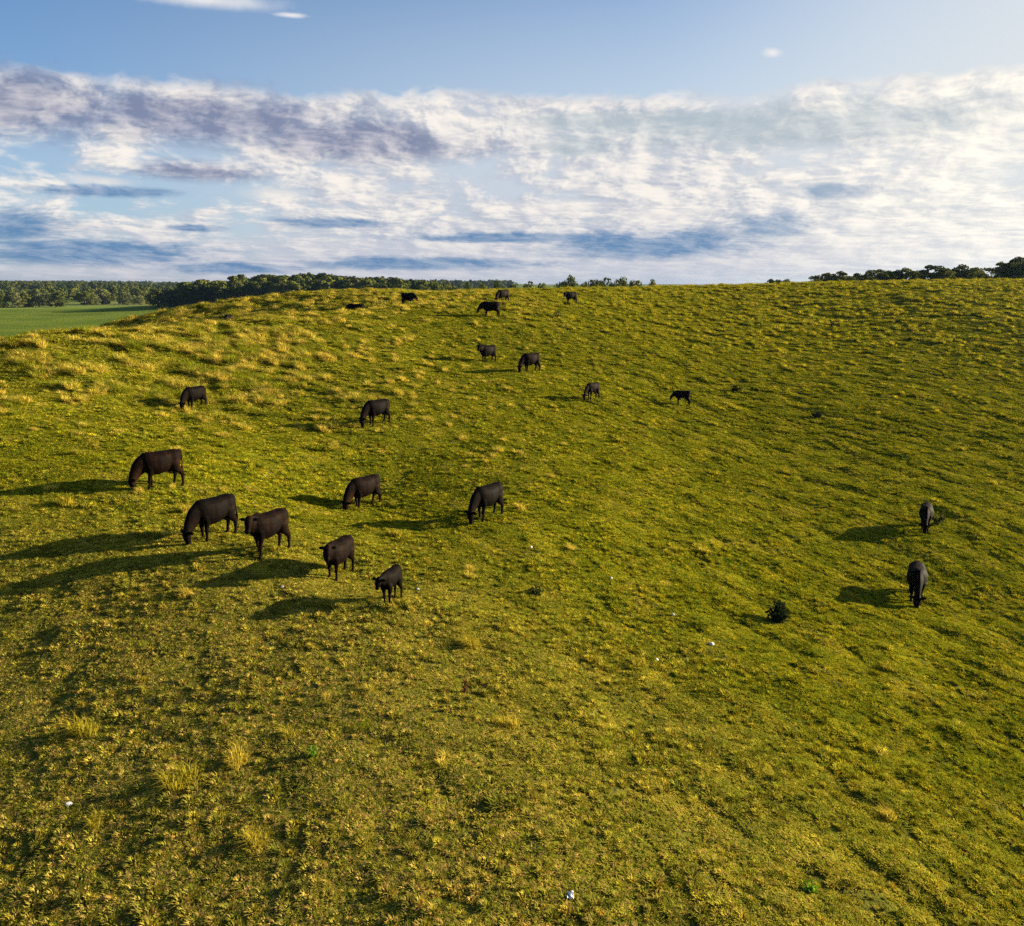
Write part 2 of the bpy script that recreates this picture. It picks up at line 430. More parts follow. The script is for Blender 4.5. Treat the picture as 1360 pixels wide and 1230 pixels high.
M = dict(
    pasture=pasture_material(), valley=valley_material(),
    grass=grass_material('short_grass_blades'), tall=tall_material(),
    straw=foliage_material('straw_blades', (0.34, 0.29, 0.025), (0.50, 0.39, 0.050), 0.45),
    oak=foliage_material('oak_leaves', (0.036, 0.054, 0.010), (0.110, 0.120, 0.022)),
    wood=foliage_material('wood_leaves', (0.022, 0.038, 0.007), (0.100, 0.110, 0.022), 0.10),
    pale=foliage_material('pale_lit_leaves', (0.085, 0.105, 0.035), (0.150, 0.160, 0.060)),  # sunlight on the field-edge trees put into a paler leaf colour
    weed=foliage_material('weed_leaves', (0.018, 0.026, 0.010), (0.035, 0.045, 0.015)),
    fresh=foliage_material('fresh_leaves', (0.08, 0.17, 0.010), (0.14, 0.25, 0.016)),
    rust=foliage_material('rust_leaves', (0.10, 0.035, 0.015), (0.16, 0.07, 0.03)),
    bark=simple('tree_bark', (0.045, 0.035, 0.025), (0.10, 0.08, 0.06), 4.0),
    black=coat_material('black_coat', (0.0008, 0.0006, 0.0005), (0.0085, 0.0034, 0.0015), 0.55),
    brown=coat_material('brown_black_coat', (0.0009, 0.0006, 0.0005), (0.0165, 0.0058, 0.0022), 0.75),
    stone=simple('pale_limestone', (0.45, 0.44, 0.40), (0.70, 0.69, 0.66), 18.0),
    scrap=simple('white_plastic', (0.70, 0.74, 0.80), (0.82, 0.84, 0.88), 30.0, 0.45, 0.5),
    eye=simple('dark_eye', (0.006, 0.005, 0.005), (0.012, 0.010, 0.010), 10.0, 0.12, 0.6),
)

# ------------------------------------------------------------------ object helpers


def mesh_obj(name, verts, faces, material=None, parent=None, smooth=False, link=True):
    me = bpy.data.meshes.new(name)
    me.from_pydata([tuple(v) for v in verts] if not isinstance(verts, np.ndarray) else verts.tolist(), [], faces if isinstance(faces, list) else faces.tolist())
    me.update()
    if smooth: me.polygons.foreach_set('use_smooth', np.ones(len(me.polygons), bool))
    o = bpy.data.objects.new(name, me)
    if material: me.materials.append(material)
    if link: COL.objects.link(o)
    if parent: o.parent = parent
    return o


def tag(o, label, cat, group=None, kind=None):
    if label: o['label'] = label
    if cat: o['category'] = cat
    if group: o['group'] = group
    if kind: o['kind'] = kind
    return o


def empty(name, loc, rz=0.0):
    o = bpy.data.objects.new(name, None); COL.objects.link(o); o.location = loc; o.rotation_euler = (0, 0, rz)
    o.empty_display_size = 0.3
    return o


def copy_tree(root, loc, rz, scale):
    r = root.copy(); COL.objects.link(r); r.location = loc; r.rotation_euler = (0, 0, rz); r.scale = scale
    for ch in root.children:
        k = ch.copy(); COL.objects.link(k); k.parent = r
    return r


def grid_mesh(name, xs, ys, f, material):
    X, Y = np.meshgrid(xs, ys); Z = f(X, Y)
    v = np.stack([X, Y, Z], -1).reshape(-1, 3)
    nx, ny = len(xs), len(ys)
    i = np.arange(nx * ny).reshape(ny, nx)
    q = np.stack([i[:-1, :-1], i[:-1, 1:], i[1:, 1:], i[1:, :-1]], -1).reshape(-1, 4)
    me = bpy.data.meshes.new(name)
    me.vertices.add(len(v)); me.vertices.foreach_set('co', v.astype(np.float32).ravel())
    me.loops.add(q.size); me.loops.foreach_set('vertex_index', q.astype(np.int32).ravel())
    me.polygons.add(len(q)); me.polygons.foreach_set('loop_start', np.arange(0, q.size, 4, dtype=np.int32))
    me.polygons.foreach_set('loop_total', np.full(len(q), 4, np.int32))
    me.update(calc_edges=True); me.polygons.foreach_set('use_smooth', np.ones(len(q), bool))
    me.materials.append(material)
    o = bpy.data.objects.new(name, me); COL.objects.link(o)
    return o


def axis(breaks):
    """breaks: [(start, step at start), ..., end] with steps easing between"""
    out = [breaks[0][0]]
    for (a, sa), (b, sb) in zip(breaks[:-1], breaks[1:]):
        while out[-1] < b:
            t = (out[-1] - a) / (b - a); out.append(out[-1] + sa + (sb - sa) * t)
    return np.array(out)


# ------------------------------------------------------------------ ground
xs = axis([(-320, 14), (-110, 3.0), (-55, 0.5), (-32, 0.22), (36, 0.22), (70, 0.5), (110, 1.5), (160, 8), (360, 16)])
ys = axis([(-260, 18), (-20, 2.5), (6, 0.2), (62, 0.24), (120, 0.45), (165, 0.9), (205, 5), (420, 18)])
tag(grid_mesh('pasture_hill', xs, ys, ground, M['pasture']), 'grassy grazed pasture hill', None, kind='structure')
xs = axis([(-6500, 400), (-1200, 40), (-600, 18), (300, 18), (900, 60), (6500, 500)])
ys = axis([(-4000, 500), (-200, 60), (300, 18), (1100, 18), (2000, 50), (7000, 400)])
tag(grid_mesh('valley_ground', xs, ys, valley, M['valley']), 'green crop fields in the valley', None, kind='structure')

# ------------------------------------------------------------------ grass as stuff: instanced patches


def blades(n_clump, per, radius, h, w, seed, lean=0.5, curl=0.35, clump_r=0.05, dome=0.0):
    """clumps of bent blades; dome > 0 gives low rounded cushions of leaf"""
    rg = np.random.default_rng(seed); V_, F_, S_, C_ = [], [], [], []
    for cidx in range(n_clump):
        for tr in range(12):          # keep the clumps apart so that dark gaps stay between them
            r = radius * math.sqrt(rg.random()); a = rg.random() * 6.283
            cx, cy = r * math.cos(a), r * math.sin(a)
            if all((cx - q[0]) ** 2 + (cy - q[1]) ** 2 > (clump_r * 1.7) ** 2 for q in C_): break
        C_.append((cx, cy))
        big = rg.random() < 0.22
        ch = h * (rg.uniform(1.2, 1.9) if big else rg.uniform(0.45, 1.0)); cs = rg.uniform(0.62, 1.32)
        cr = clump_r * (1.35 if big else rg.uniform(0.7, 1.1))
        for k in range(int(per * (1.4 if big else 1.0))):
            a = rg.random() * 6.283; q = math.sqrt(rg.random()); rr = cr * q
            bx, by = cx + rr * math.cos(a), cy + rr * math.sin(a)
            a2 = a + rg.normal(0, 0.7); l = ch * rg.uniform(0.6, 1.1) * (1 - dome * 0.6 * q * q); ln = lean * rg.uniform(0.2, 1.2) * (0.5 + q)
            dx, dy = math.cos(a2), math.sin(a2); ww = w * 0.5 * rg.uniform(0.7, 1.3); wx, wy = -dy * ww, dx * ww
            p1 = (bx + dx * ln * l * 0.45, by + dy * ln * l * 0.45, l * 0.62)
            p2 = (bx + dx * (ln + curl) * l, by + dy * (ln + curl) * l, l * (1.0 - 0.22 * (ln + curl)))
            i = len(V_); V_ += [(bx - wx, by - wy, -0.03), (bx + wx, by + wy, -0.03), (p1[0] + wx, p1[1] + wy, p1[2]), (p1[0] - wx, p1[1] - wy, p1[2]), p2]
            F_ += [(i, i + 1, i + 2, i + 3), (i + 3, i + 2, i + 4)]
            sh = cs * rg.uniform(0.8, 1.2); yel = rg.random() ** 3
            tan = rg.random() < 0.10
            S_ += [(sh * 1.5, sh * 1.2, sh * 1.5, 1.0) if tan else (sh * (1 + 0.35 * yel), sh * (1 + 0.15 * yel), sh * (1 + 0.5 * yel), 1.0)] * 5
    return V_, F_, S_


def blade_object(name, material, args):
    V_, F_, S_ = blades(*args[0], **args[1])
    o = mesh_obj(name, V_, F_, material, link=False)
    at = o.data.color_attributes.new('shade', 'FLOAT_COLOR', 'POINT')
    at.data.foreach_set('color', np.array(S_, np.float32).ravel())
    return o


def scatter(name, pts, yaw, scl, nrm, protos, label, cat=None):
    """one mesh of points that instances the prototype patches by geometry nodes"""
    n = len(pts)
    me = bpy.data.meshes.new(name); me.vertices.add(n); me.vertices.foreach_set('co', pts.astype(np.float32).ravel())
    c_, s_ = np.cos(yaw), np.sin(yaw)
    nx = c_ * nrm[:, 0] + s_ * nrm[:, 1]; ny = -s_ * nrm[:, 0] + c_ * nrm[:, 1]
    rot = np.stack([-np.arcsin(ny), np.arctan2(nx, nrm[:, 2]), yaw], -1)
    a = me.attributes.new('rot', 'FLOAT_VECTOR', 'POINT'); a.data.foreach_set('vector', rot.astype(np.float32).ravel())
    a = me.attributes.new('scl', 'FLOAT_VECTOR', 'POINT'); a.data.foreach_set('vector', scl.astype(np.float32).ravel())
    a = me.attributes.new('pick', 'INT', 'POINT'); a.data.foreach_set('value', RNG.integers(0, len(protos), n).astype(np.int32))
    o = bpy.data.objects.new(name, me); COL.objects.link(o)
    ng = bpy.data.node_groups.new(name, 'GeometryNodeTree')
    ng.interface.new_socket('Geometry', in_out='INPUT', socket_type='NodeSocketGeometry')
    ng.interface.new_socket('Geometry', in_out='OUTPUT', socket_type='NodeSocketGeometry')
    N = ng.nodes; L = ng.links
    gi = N.new('NodeGroupInput'); go = N.new('NodeGroupOutput')
    m2p = N.new('GeometryNodeMeshToPoints'); iop = N.new('GeometryNodeInstanceOnPoints'); jn = N.new('GeometryNodeJoinGeometry')
    for p in protos:
        oi = N.new('GeometryNodeObjectInfo'); oi.inputs[0].default_value = p; oi.inputs['As Instance'].default_value = True
        L.new(oi.outputs['Geometry'], jn.inputs[0])
    def attr(nm, t):
        k = N.new('GeometryNodeInputNamedAttribute'); k.data_type = t; k.inputs[0].default_value = nm; return k.outputs[0]
    L.new(gi.outputs[0], m2p.inputs[0]); L.new(m2p.outputs[0], iop.inputs['Points']); L.new(jn.outputs[0], iop.inputs['Instance'])
    iop.inputs['Pick Instance'].default_value = True
    L.new(attr('pick', 'INT'), iop.inputs['Instance Index'])
    e2r = N.new('FunctionNodeEulerToRotation'); L.new(attr('rot', 'FLOAT_VECTOR'), e2r.inputs[0]); L.new(e2r.outputs[0], iop.inputs['Rotation'])
    L.new(attr('scl', 'FLOAT_VECTOR'), iop.inputs['Scale']); L.new(iop.outputs[0], go.inputs[0])
    md = o.modifiers.new('scatter', 'NODES'); md.node_group = ng
    tag(o, label, cat, kind='stuff')
    return o


def wedge(n, y0, y1, pad=5.0, power=1.0):
    """random places on the part of the hill that can be seen, with room to step aside"""
    y = np.sqrt(RNG.random(n) * (y1 ** 2 - y0 ** 2) + y0 ** 2)
    x = (RNG.random(n) * 2 - 1) * (0.64 * y + pad)
    return x, y


patch = [blade_object('grass_patch', M['grass'], ((30, 15, 0.36, 0.085, 0.017, 100 + i), dict(lean=0.8, clump_r=0.058, dome=0.8))) for i in range(7)]
X, Y = [], []
for y0, y1, dens in ((7, 30, 9.0), (30, 50, 6.0), (50, 80, 3.2), (80, 120, 1.8), (120, 172, 1.1)):
    area = 0.64 * (y1 ** 2 - y0 ** 2) + 10 * (y1 - y0)
    x, y = wedge(int(area * dens), y0, y1); X.append(x); Y.append(y)
X = np.concatenate(X); Y = np.concatenate(Y)
D = np.hypot(X, Y)
s = np.clip((D / 30) ** 0.62, 0.85, 2.6) * RNG.uniform(0.75, 1.25, len(X))
thick = np.clip(0.85 + 1.0 * fbm(X / 2.2, Y / 2.2, 71, 3) + 0.7 * sstep(X, -4, 10) * fbm((X * .8 + Y * .6) / 0.5, (-X * .6 + Y * .8) / 1.8, 43, 2), 0.62, 1.7)
hgt = 0.48 * np.clip((D / 30) ** 0.30, 0.9, 1.7) * thick * (1 + 0.5 * rough(X, Y))
pts = np.stack([X, Y, ground(X, Y) + 0.012], -1)
scatter('short_grass', pts, RNG.random(len(X)) * 6.283, np.stack([s, s, hgt], -1), normal(X, Y, 0.5, ground), patch, 'short grazed grass covering the pasture hill', 'grass')

# the cushions between bites: one clump every hand's breadth or two, so that the low sun picks each one out
cush = [blade_object('grass_cushion', M['grass'], ((1, 64, 0.01, 0.10, 0.016, 150 + i), dict(lean=0.5, curl=0.22, clump_r=0.078, dome=0.95))) for i in range(8)]
X, Y, S = [], [], []
for y0, y1, p in ((7, 34, 0.20), (34, 60, 0.26), (60, 100, 0.40), (100, 172, 0.62)):
    gy_ = np.arange(y0, y1, p)
    for yy in gy_:
        xx = np.arange(-(0.64 * yy + 5), 0.64 * yy + 5, p)
        X.append(xx + RNG.uniform(-.48, .48, len(xx)) * p); Y.append(yy + RNG.uniform(-.48, .48, len(xx)) * p); S.append(np.full(len(xx), p / 0.20))
X = np.concatenate(X); Y = np.concatenate(Y); S = np.concatenate(S)
bite = fbm(X / 1.6, Y / 1.6, 73, 3) + 0.6 * sstep(X, -4, 10) * fbm((X * .8 + Y * .6) / 0.5, (-X * .6 + Y * .8) / 1.8, 43, 2)
keep = RNG.random(len(X)) < 0.92 + 0.35 * bite
X, Y, S, bite = X[keep], Y[keep], S[keep], bite[keep]
S2 = S ** 0.85 * RNG.uniform(0.62, 1.30, len(X)) * np.clip(0.95 + 0.7 * bite, 0.6, 1.4)
hg = S ** 0.35 * RNG.uniform(0.6, 1.25, len(X)) * np.clip(0.86 + 0.55 * bite, 0.55, 1.3)
scatter('cushion_grass', np.stack([X, Y, ground(X, Y)], -1), RNG.random(len(X)) * 6.283, np.stack([S2, S2, hg], -1), normal(X, Y, 0.5, ground), cush, 'low leafy cushions of grass all over the grazed turf', 'grass')

tus = [blade_object('tussock', M['tall'], ((13, 24, 0.22, 0.25, 0.016, 200 + i), dict(lean=0.6, curl=0.5, clump_r=0.09, dome=0.3))) for i in range(5)]
x, y = wedge(90000, 9, 170)
rg = rough(x, y)
cl = fbm(x / 2.6 + 0.3 * y / 2.6, y / 1.5, 81, 3)                       # long grass gathers in drifts round old dung
pr = 0.95 * rg * sstep(cl, -0.12, 0.20)
pr = pr + 0.40 * sstep(fbm(x / 1.3, y / 1.1, 91, 2), 0.17, 0.40) * (0.35 + 0.65 * sstep(y, 30, 70))
pr = pr + 0.006
keep = RNG.random(len(x)) < pr
x, y = x[keep], y[keep]; d = np.hypot(x, y)
s = RNG.uniform(0.5, 1.2, len(x)) * np.clip((d / 45) ** 0.3, 0.75, 1.35) * (0.70 + (0.45 + 0.5 * np.clip(cl[keep], 0, 0.5)) * rough(x, y))
scatter('tussock_grass', np.stack([x, y, ground(x, y) - 0.01], -1), RNG.random(len(x)) * 6.283,
        np.stack([s * 1.1, s * 1.1, s * RNG.uniform(0.7, 1.3, len(x))], -1), normal(x, y), tus, 'taller bleached tussocks scattered thickly over the pasture', 'grass')

# individual tall tufts that stand out of the short grass
TUFTS = [(-6.6, 14.7, 1.25), (-5.7, 15.4, 0.9), (-9.4, 16.4, 1.2), (-4.6, 13.0, 0.8), (-1.1, 20.9, 1.1), (2.3, 21.4, 0.8), (3.6, 21.6, 0.75), (-7.8, 13.7, 0.7),
         (-11.9, 29.2, 1.0), (-16.2, 29.0, 1.1), (-4.9, 16.3, 0.7), (-0.1, 17.3, 0.8), (-6.9, 34.5, 0.9), (-9.5, 22.4, 0.8), (8.3, 16.2, 0.7), (11.8, 23.9, 0.8), (-2.9, 26.9, 0.6), (-4.3, 29.3, 0.8)]
for i, (x, y, s) in enumerate(TUFTS):
    o = bpy.data.objects.new('grass_tuft', tus[i % 5].data); COL.objects.link(o)
    o.location = (x, y, gz1(x, y) - 0.01); o.rotation_euler = (0, 0, i * 1.7); o.scale = (s * 1.0, s * 0.85, s * 1.15)
    o.material_slots[0].link = 'OBJECT'; o.material_slots[0].material = M['straw']
    tag(o, 'tall yellow grass tuft standing alone in the short grazed turf', 'grass tuft', 'lone yellow grass tufts in the short turf')

# ------------------------------------------------------------------ trees


def tree_meshes(seed, leaf, nleaf, squat=1.0, loose=0.0, low=0.13, ncl=18, cr0=0.11, cr1=0.19, jit=0.45):
    """unit tree, 1 m tall: tapered trunk with limbs, and a crown of leaf-sized faces gathered in clumps"""
    rg = np.random.default_rng(seed)
    V_, F_ = [], []
    def tube(pts, rads, n=6):
        b0 = len(V_)
        for p, r in zip(pts, rads):
            for k in range(n):
                a = 6.283 * k / n; V_.append((p[0] + r * math.cos(a), p[1] + r * math.sin(a), p[2]))
        for j in range(len(pts) - 1):
            for k in range(n):
                F_.append((b0 + j * n + k, b0 + j * n + (k + 1) % n, b0 + (j + 1) * n + (k + 1) % n, b0 + (j + 1) * n + k))
    tube([(0, 0, -0.06), (0, 0, 0.02), (0.01, 0, 0.25), (0.0, 0.01, 0.55), (0, 0, 0.8)], [0.045, 0.035, 0.026, 0.018, 0.006])
    cl = []
    for i in range(ncl):
        t = (i + rg.random()) / ncl; z = low + (0.87 - low) * t
        rr = 0.36 * squat * math.sqrt(max(0.05, 1 - ((t - 0.36) / 0.72) ** 2)) * rg.uniform(0.3, 0.85)
        a = i * 2.4 + rg.normal(0, 0.4); cl.append((rr * math.cos(a), rr * math.sin(a), z, rg.uniform(cr0, cr1)))
        if i < 7: tube([(0, 0, z * 0.55), (rr * .5 * math.cos(a), rr * .5 * math.sin(a), z * 0.8), (rr * math.cos(a), rr * math.sin(a), z)], [0.014, 0.009, 0.004], 5)
    trunk = (V_, F_)
    LV, LF = [], []
    for i in range(nleaf):
        cx, cy, cz, cr = cl[rg.integers(len(cl))]
        v = rg.normal(0, 1, 3); v /= np.linalg.norm(v); v[2] = abs(v[2]) * 0.9 if rg.random() < 0.6 else v[2]
        rr = cr * (rg.uniform(0.75, 1.05 + loose) if rg.random() < 0.75 else rg.uniform(0.2, 0.8))
        p = np.array([cx, cy, cz]) + v * rr * np.array([1.1, 1.1, 0.85])
        p[2] = max(p[2], 0.08)
        nn = v + rg.normal(0, jit, 3); nn /= np.linalg.norm(nn)
        t1 = np.cross(nn, rg.normal(0, 1, 3)); t1 /= np.linalg.norm(t1); t2 = np.cross(nn, t1)
        l = leaf * rg.uniform(0.6, 1.3); b0 = len(LV)
        for u, w_ in ((-1, -.6), (0.2, -.8), (1, 0.1), (0.1, .8), (-.8, .5)): LV.append(tuple(p + t1 * u * l * .5 + t2 * w_ * l * .5))
        LF.append((b0, b0 + 1, b0 + 2, b0 + 3, b0 + 4))
    return trunk, (LV, LF)


def tree_proto(seed, material, leaf=0.05, nleaf=1500, **kw):
    (tv, tf), (lv, lf) = tree_meshes(seed, leaf, nleaf, **kw)
    tm = mesh_obj('trunk', tv, tf, M['bark'], smooth=True, link=False).data
    cm = mesh_obj('crown', lv, lf, material, link=False).data
    return tm, cm


HEDGEP = [tree_proto(320 + i, M['oak'], 0.06, 1900, squat=1.3, low=0.02) for i in range(4)]
WOODP = [tree_proto(340 + i, M['wood'], 0.085, 1100, squat=1.1, low=0.10, ncl=9, cr0=0.17, cr1=0.25, jit=0.25) for i in range(5)]
NEAR = [tree_proto(300 + i, M['oak'], 0.055, 1500, squat=1.15) for i in range(4)]
PALE = [tree_proto(330 + i, M['pale'], 0.06, 1500, squat=1.25, loose=0.2, low=0.03) for i in range(2)]


def add_tree(name, pair, x, y, h, w, label, cat, group, base=None, rz=None):
    z = base if base is not None else float(land(np.array([x]), np.array([y]))[0])
    r = empty(name, (x, y, z), random.random() * 6.28 if rz is None else rz); r.scale = (w, w, h)
    for nm, me in (('trunk', pair[0]), ('crown', pair[1])):
        o = bpy.data.objects.new(nm, me); COL.objects.link(o); o.parent = r
    return tag(r, label, cat, group)


# hedge trees along the right of the crest: x, y, height of top, half width
HEDGE = [(73.0, 202.2, 29.4, 1.4), (71.9, 192.0, 30.0, 2.1), (75.6, 193.8, 30.2, 2.5), (80.4, 196.1, 29.9, 1.7), (78.6, 183.9, 30.5, 2.7), (84.1, 187.0, 30.5, 2.6), (87.2, 186.6, 30.8, 2.5),
         (91.3, 189.1, 30.4, 2.1), (88.9, 176.9, 31.3, 2.9), (98.4, 190.0, 31.1, 2.2), (96.5, 180.9, 31.4, 2.6), (102.4, 185.6, 31.0, 2.3), (100.2, 176.5, 30.8, 2.4), (98.9, 169.2, 31.8, 2.3),
         (98.4, 164.9, 32.4, 2.6), (99.8, 161.7, 32.4, 3.0), (103.4, 161.7, 32.0, 3.0), (71.6, 229.1, 28.9, 1.1), (74.2, 228.2, 28.7, 0.9)]
HEDGE += [(x + 1.6 + 1.1 * math.sin(k * 2.1), y + 2.0 * math.cos(k * 1.3), tz - 0.5 - 0.5 * (k % 3) * 0.6, hw * 0.9) for k, (x, y, tz, hw) in enumerate(HEDGE[:17])]
for i, (x, y, tz, hw) in enumerate(HEDGE):
    g = float(land(np.array([x]), np.array([y]))[0]); h = max(tz - g, 2.0)
    add_tree('hedge_tree', HEDGEP[i % 4], x, y, h * 1.02, max(hw * 3.0, h * 0.95), 'low dark bushy tree of the hedge behind the grassy crest', 'tree', 'hedge trees behind the crest')
LONE = (18.7, 279.4, 30.3, 2.6)
MIDT = [(16.6, 299.5, 27.7, 1.4), (29.3, 298.6, 29.3, 1.2), (32.5, 303.3, 29.6, 1.3), (37.1, 307.8, 29.3, 1.7), (39.3, 297.4, 29.5, 1.6), (44.4, 306.8, 29.1, 2.0), (49.2, 295.9, 29.0, 1.1), (27.0, 308.8, 28.3, 1.1)]
ROWT = [(7.5, 419.9, 29.1, 3.1), (0.0, 430.0, 28.8, 2.8), (-7.9, 439.9, 29.6, 2.4), (-15.2, 424.7, 28.7, 2.7), (-23.0, 429.4, 28.8, 2.4), (-30.7, 428.9, 28.8, 3.1), (-39.8, 428.2, 28.4, 2.8), (15.4, 429.7, 28.8, 2.4)]


def base_at(x, y): return max(float(land(np.array([x]), np.array([y]))[0]), float(valley(np.array([x]), np.array([y]))[0]))


g = base_at(*LONE[:2])
add_tree('round_tree', NEAR[1], LONE[0], LONE[1], LONE[2] - g + 0.5, 8.5, 'round dark tree rising alone above the pasture crest', 'tree', None, g)
for i, (x, y, tz, hw) in enumerate(MIDT):
    g = base_at(x, y); add_tree('crest_tree', NEAR[(i + 2) % 4], x, y, tz - g + 0.4, (tz - g) * (0.42 + 0.12 * (i % 3)), 'small dark treetop showing over the crest beside the lone round tree', 'tree', 'treetops beside the lone round tree', g)
for i, (x, y, tz, hw) in enumerate(ROWT):
    g = base_at(x, y); add_tree('row_tree', NEAR[i % 4], x, y, tz - g + 0.4, hw * 3.4, 'dark treetop in the low row behind the cattle on the crest', 'tree', 'low tree row behind the crest', g)

# the wood on the hill to the left, front trees singly
wood = []
tries = 0
rr = np.random.default_rng(55)
while len(wood) < 800 and tries < 60000:
    tries += 1
    x = rr.uniform(-330, -60); y = rr.uniform(560, 930)
    az = math.degrees(math.atan2(x, y))
    edge = -286 + 0.18 * (y - 650) + 14 * float(vnoise(np.array([y / 40.0]), np.array([2.0]))[0])
    if x < edge or y < 650 - 0.10 * (x + 290) + 10 * float(vnoise(np.array([x / 30.0]), np.array([5.0]))[0]): continue
    if any((x - a) ** 2 + (y - b) ** 2 < 42 for a, b in wood[-400:]): continue
    wood.append((x, y))
wood.sort(key=lambda p: p[1] + 0.3 * p[0])
singles, mass = wood[:230], wood[230:]
for i, (x, y) in enumerate(singles):
    h = rr.uniform(10, 19); w = h * rr.uniform(0.9, 1.3)
    add_tree('wood_tree', WOODP[i % 5], x, y, h, w, 'dark round-crowned tree of the wood on the hill beyond the pasture', 'tree', 'trees of the hill wood', float(valley(np.array([x]), np.array([y]))[0]) - 0.2)


def lowtree(seed, material, nleaf, leaf):
    (tv, tf), (lv, lf) = tree_meshes(seed, leaf, nleaf, squat=1.15, low=0.10, ncl=9, cr0=0.17, cr1=0.25, jit=0.25)
    return mesh_obj('far_tree', tv + lv, tf + [tuple(k + len(tv) for k in f) for f in lf], material, link=False)


LOW = [lowtree(360 + i, M['wood'], 420, 0.11) for i in range(4)]


def forest(name, places, hs, label):
    x = np.array([p[0] for p in places]); y = np.array([p[1] for p in places])
    up = np.zeros((len(x), 3)); up[:, 2] = 1
    w = hs * RNG.uniform(0.85, 1.2, len(x))
    return scatter(name, np.stack([x, y, valley(x, y) - 0.3], -1), RNG.random(len(x)) * 6.28, np.stack([w, w, hs], -1), up, LOW, label, 'woodland')


forest('hill_wood', mass, RNG.uniform(11, 17, len(mass)), 'dense dark wood covering the hilltop beyond the pasture')

# trees along the far side of the crop field
for i in range(30):
    az = -33.5 + 10.5 * i / 30 + rr.normal(0, 0.25)
    if -28.2 < az < -27.2: continue
    dist = rr.uniform(930, 965) if az < -28 else rr.uniform(985, 1040)
    x, y = dist * math.sin(rad(az)), dist * math.cos(rad(az)); h = rr.uniform(10, 19)
    pale = rr.random() < 0.6
    add_tree('field_tree' if not pale else 'pale_lit_tree', (PALE[i % 2] if pale else HEDGEP[i % 4]), x, y, h, h * rr.uniform(0.9, 1.25),
             'pale grey-green bushy tree along the far edge of the crop field' if pale else 'dark green bushy tree along the far edge of the crop field', 'tree',
             'pale trees edging the crop field' if pale else 'dark trees edging the crop field', float(valley(np.array([x]), np.array([y]))[0]) - 0.2)
far = []
while len(far) < 5200:
    az = rr.uniform(-40, 0); dist = math.sqrt(rr.uniform(1100 ** 2, 4200 ** 2))
    x, y = dist * math.sin(rad(az)), dist * math.cos(rad(az))
    k = float(fbm(np.array([x / 420.0]), np.array([y / 300.0]), 77, 3)[0])
    if k + (0.25 if dist < 2000 else 0.0) > -0.02: far.append((x, y))
forest('far_woodland', far, RNG.uniform(10, 17, len(far)), 'far blue wooded ridge on the horizon')

# ------------------------------------------------------------------ cattle


def ring_loft(V_, F_, rings):
    n = len(rings[0]); b0 = len(V_)
    for r in rings: V_.extend(r)
    for j in range(len(rings) - 1):
        for k in range(n):
            F_.append((b0 + j * n + k, b0 + j * n + (k + 1) % n, b0 + (j + 1) * n + (k + 1) % n, b0 + (j + 1) * n + k))
    F_.append(tuple(b0 + k for k in range(n - 1, -1, -1)))
    e = b0 + (len(rings) - 1) * n
    F_.append(tuple(e + k for k in range(n)))


def oval(c, fwd, side, hw, hh, n=14, p=2.0):
    up = fwd.cross(side).normalized() * -1.0
    if up.length < 0.1: up = Vector((0, 0, 1))
    out = []
    for k in range(n):
        a = 6.28318 * k / n; ca, sa = math.cos(a), math.sin(a)
        r = (abs(ca) ** p + abs(sa) ** p) ** (-1.0 / p)
        out.append(tuple(c + side * (hw * ca * r) + up * (hh * sa * r)))
    return out


def limb(V_, F_, pts, hws, hhs=None, side=Vector((0, 1, 0)), n=12, p=2.0):
    hhs = hhs or hws; rings = []
    pts = [Vector(q) for q in pts]
    for i, q in enumerate(pts):
        f = (pts[min(i + 1, len(pts) - 1)] - pts[max(i - 1, 0)]).normalized()
        s_ = (side - f * side.dot(f)).normalized()
        rings.append(oval(q, f, s_, hws[i], hhs[i], n, p))
    ring_loft(V_, F_, rings)


def smooth_path(pts, vals, k=3):
    """Catmull-Rom refine of points and radii"""
    P_ = [Vector(q) for q in pts]; outp, outv = [], [[] for _ in vals]
    for i in range(len(P_) - 1):
        a, b, c_, d = P_[max(i - 1, 0)], P_[i], P_[i + 1], P_[min(i + 2, len(P_) - 1)]
        for j in range(k):
            t = j / k
            outp.append(0.5 * ((2 * b) + (c_ - a) * t + (2 * a - 5 * b + 4 * c_ - d) * t * t + (3 * b - a - 3 * c_ + d) * t ** 3))
            for o_, v in zip(outv, vals): o_.append(v[i] * (1 - t) + v[i + 1] * t)
    outp.append(P_[-1])
    for o_, v in zip(outv, vals): o_.append(v[-1])
    return outp, outv


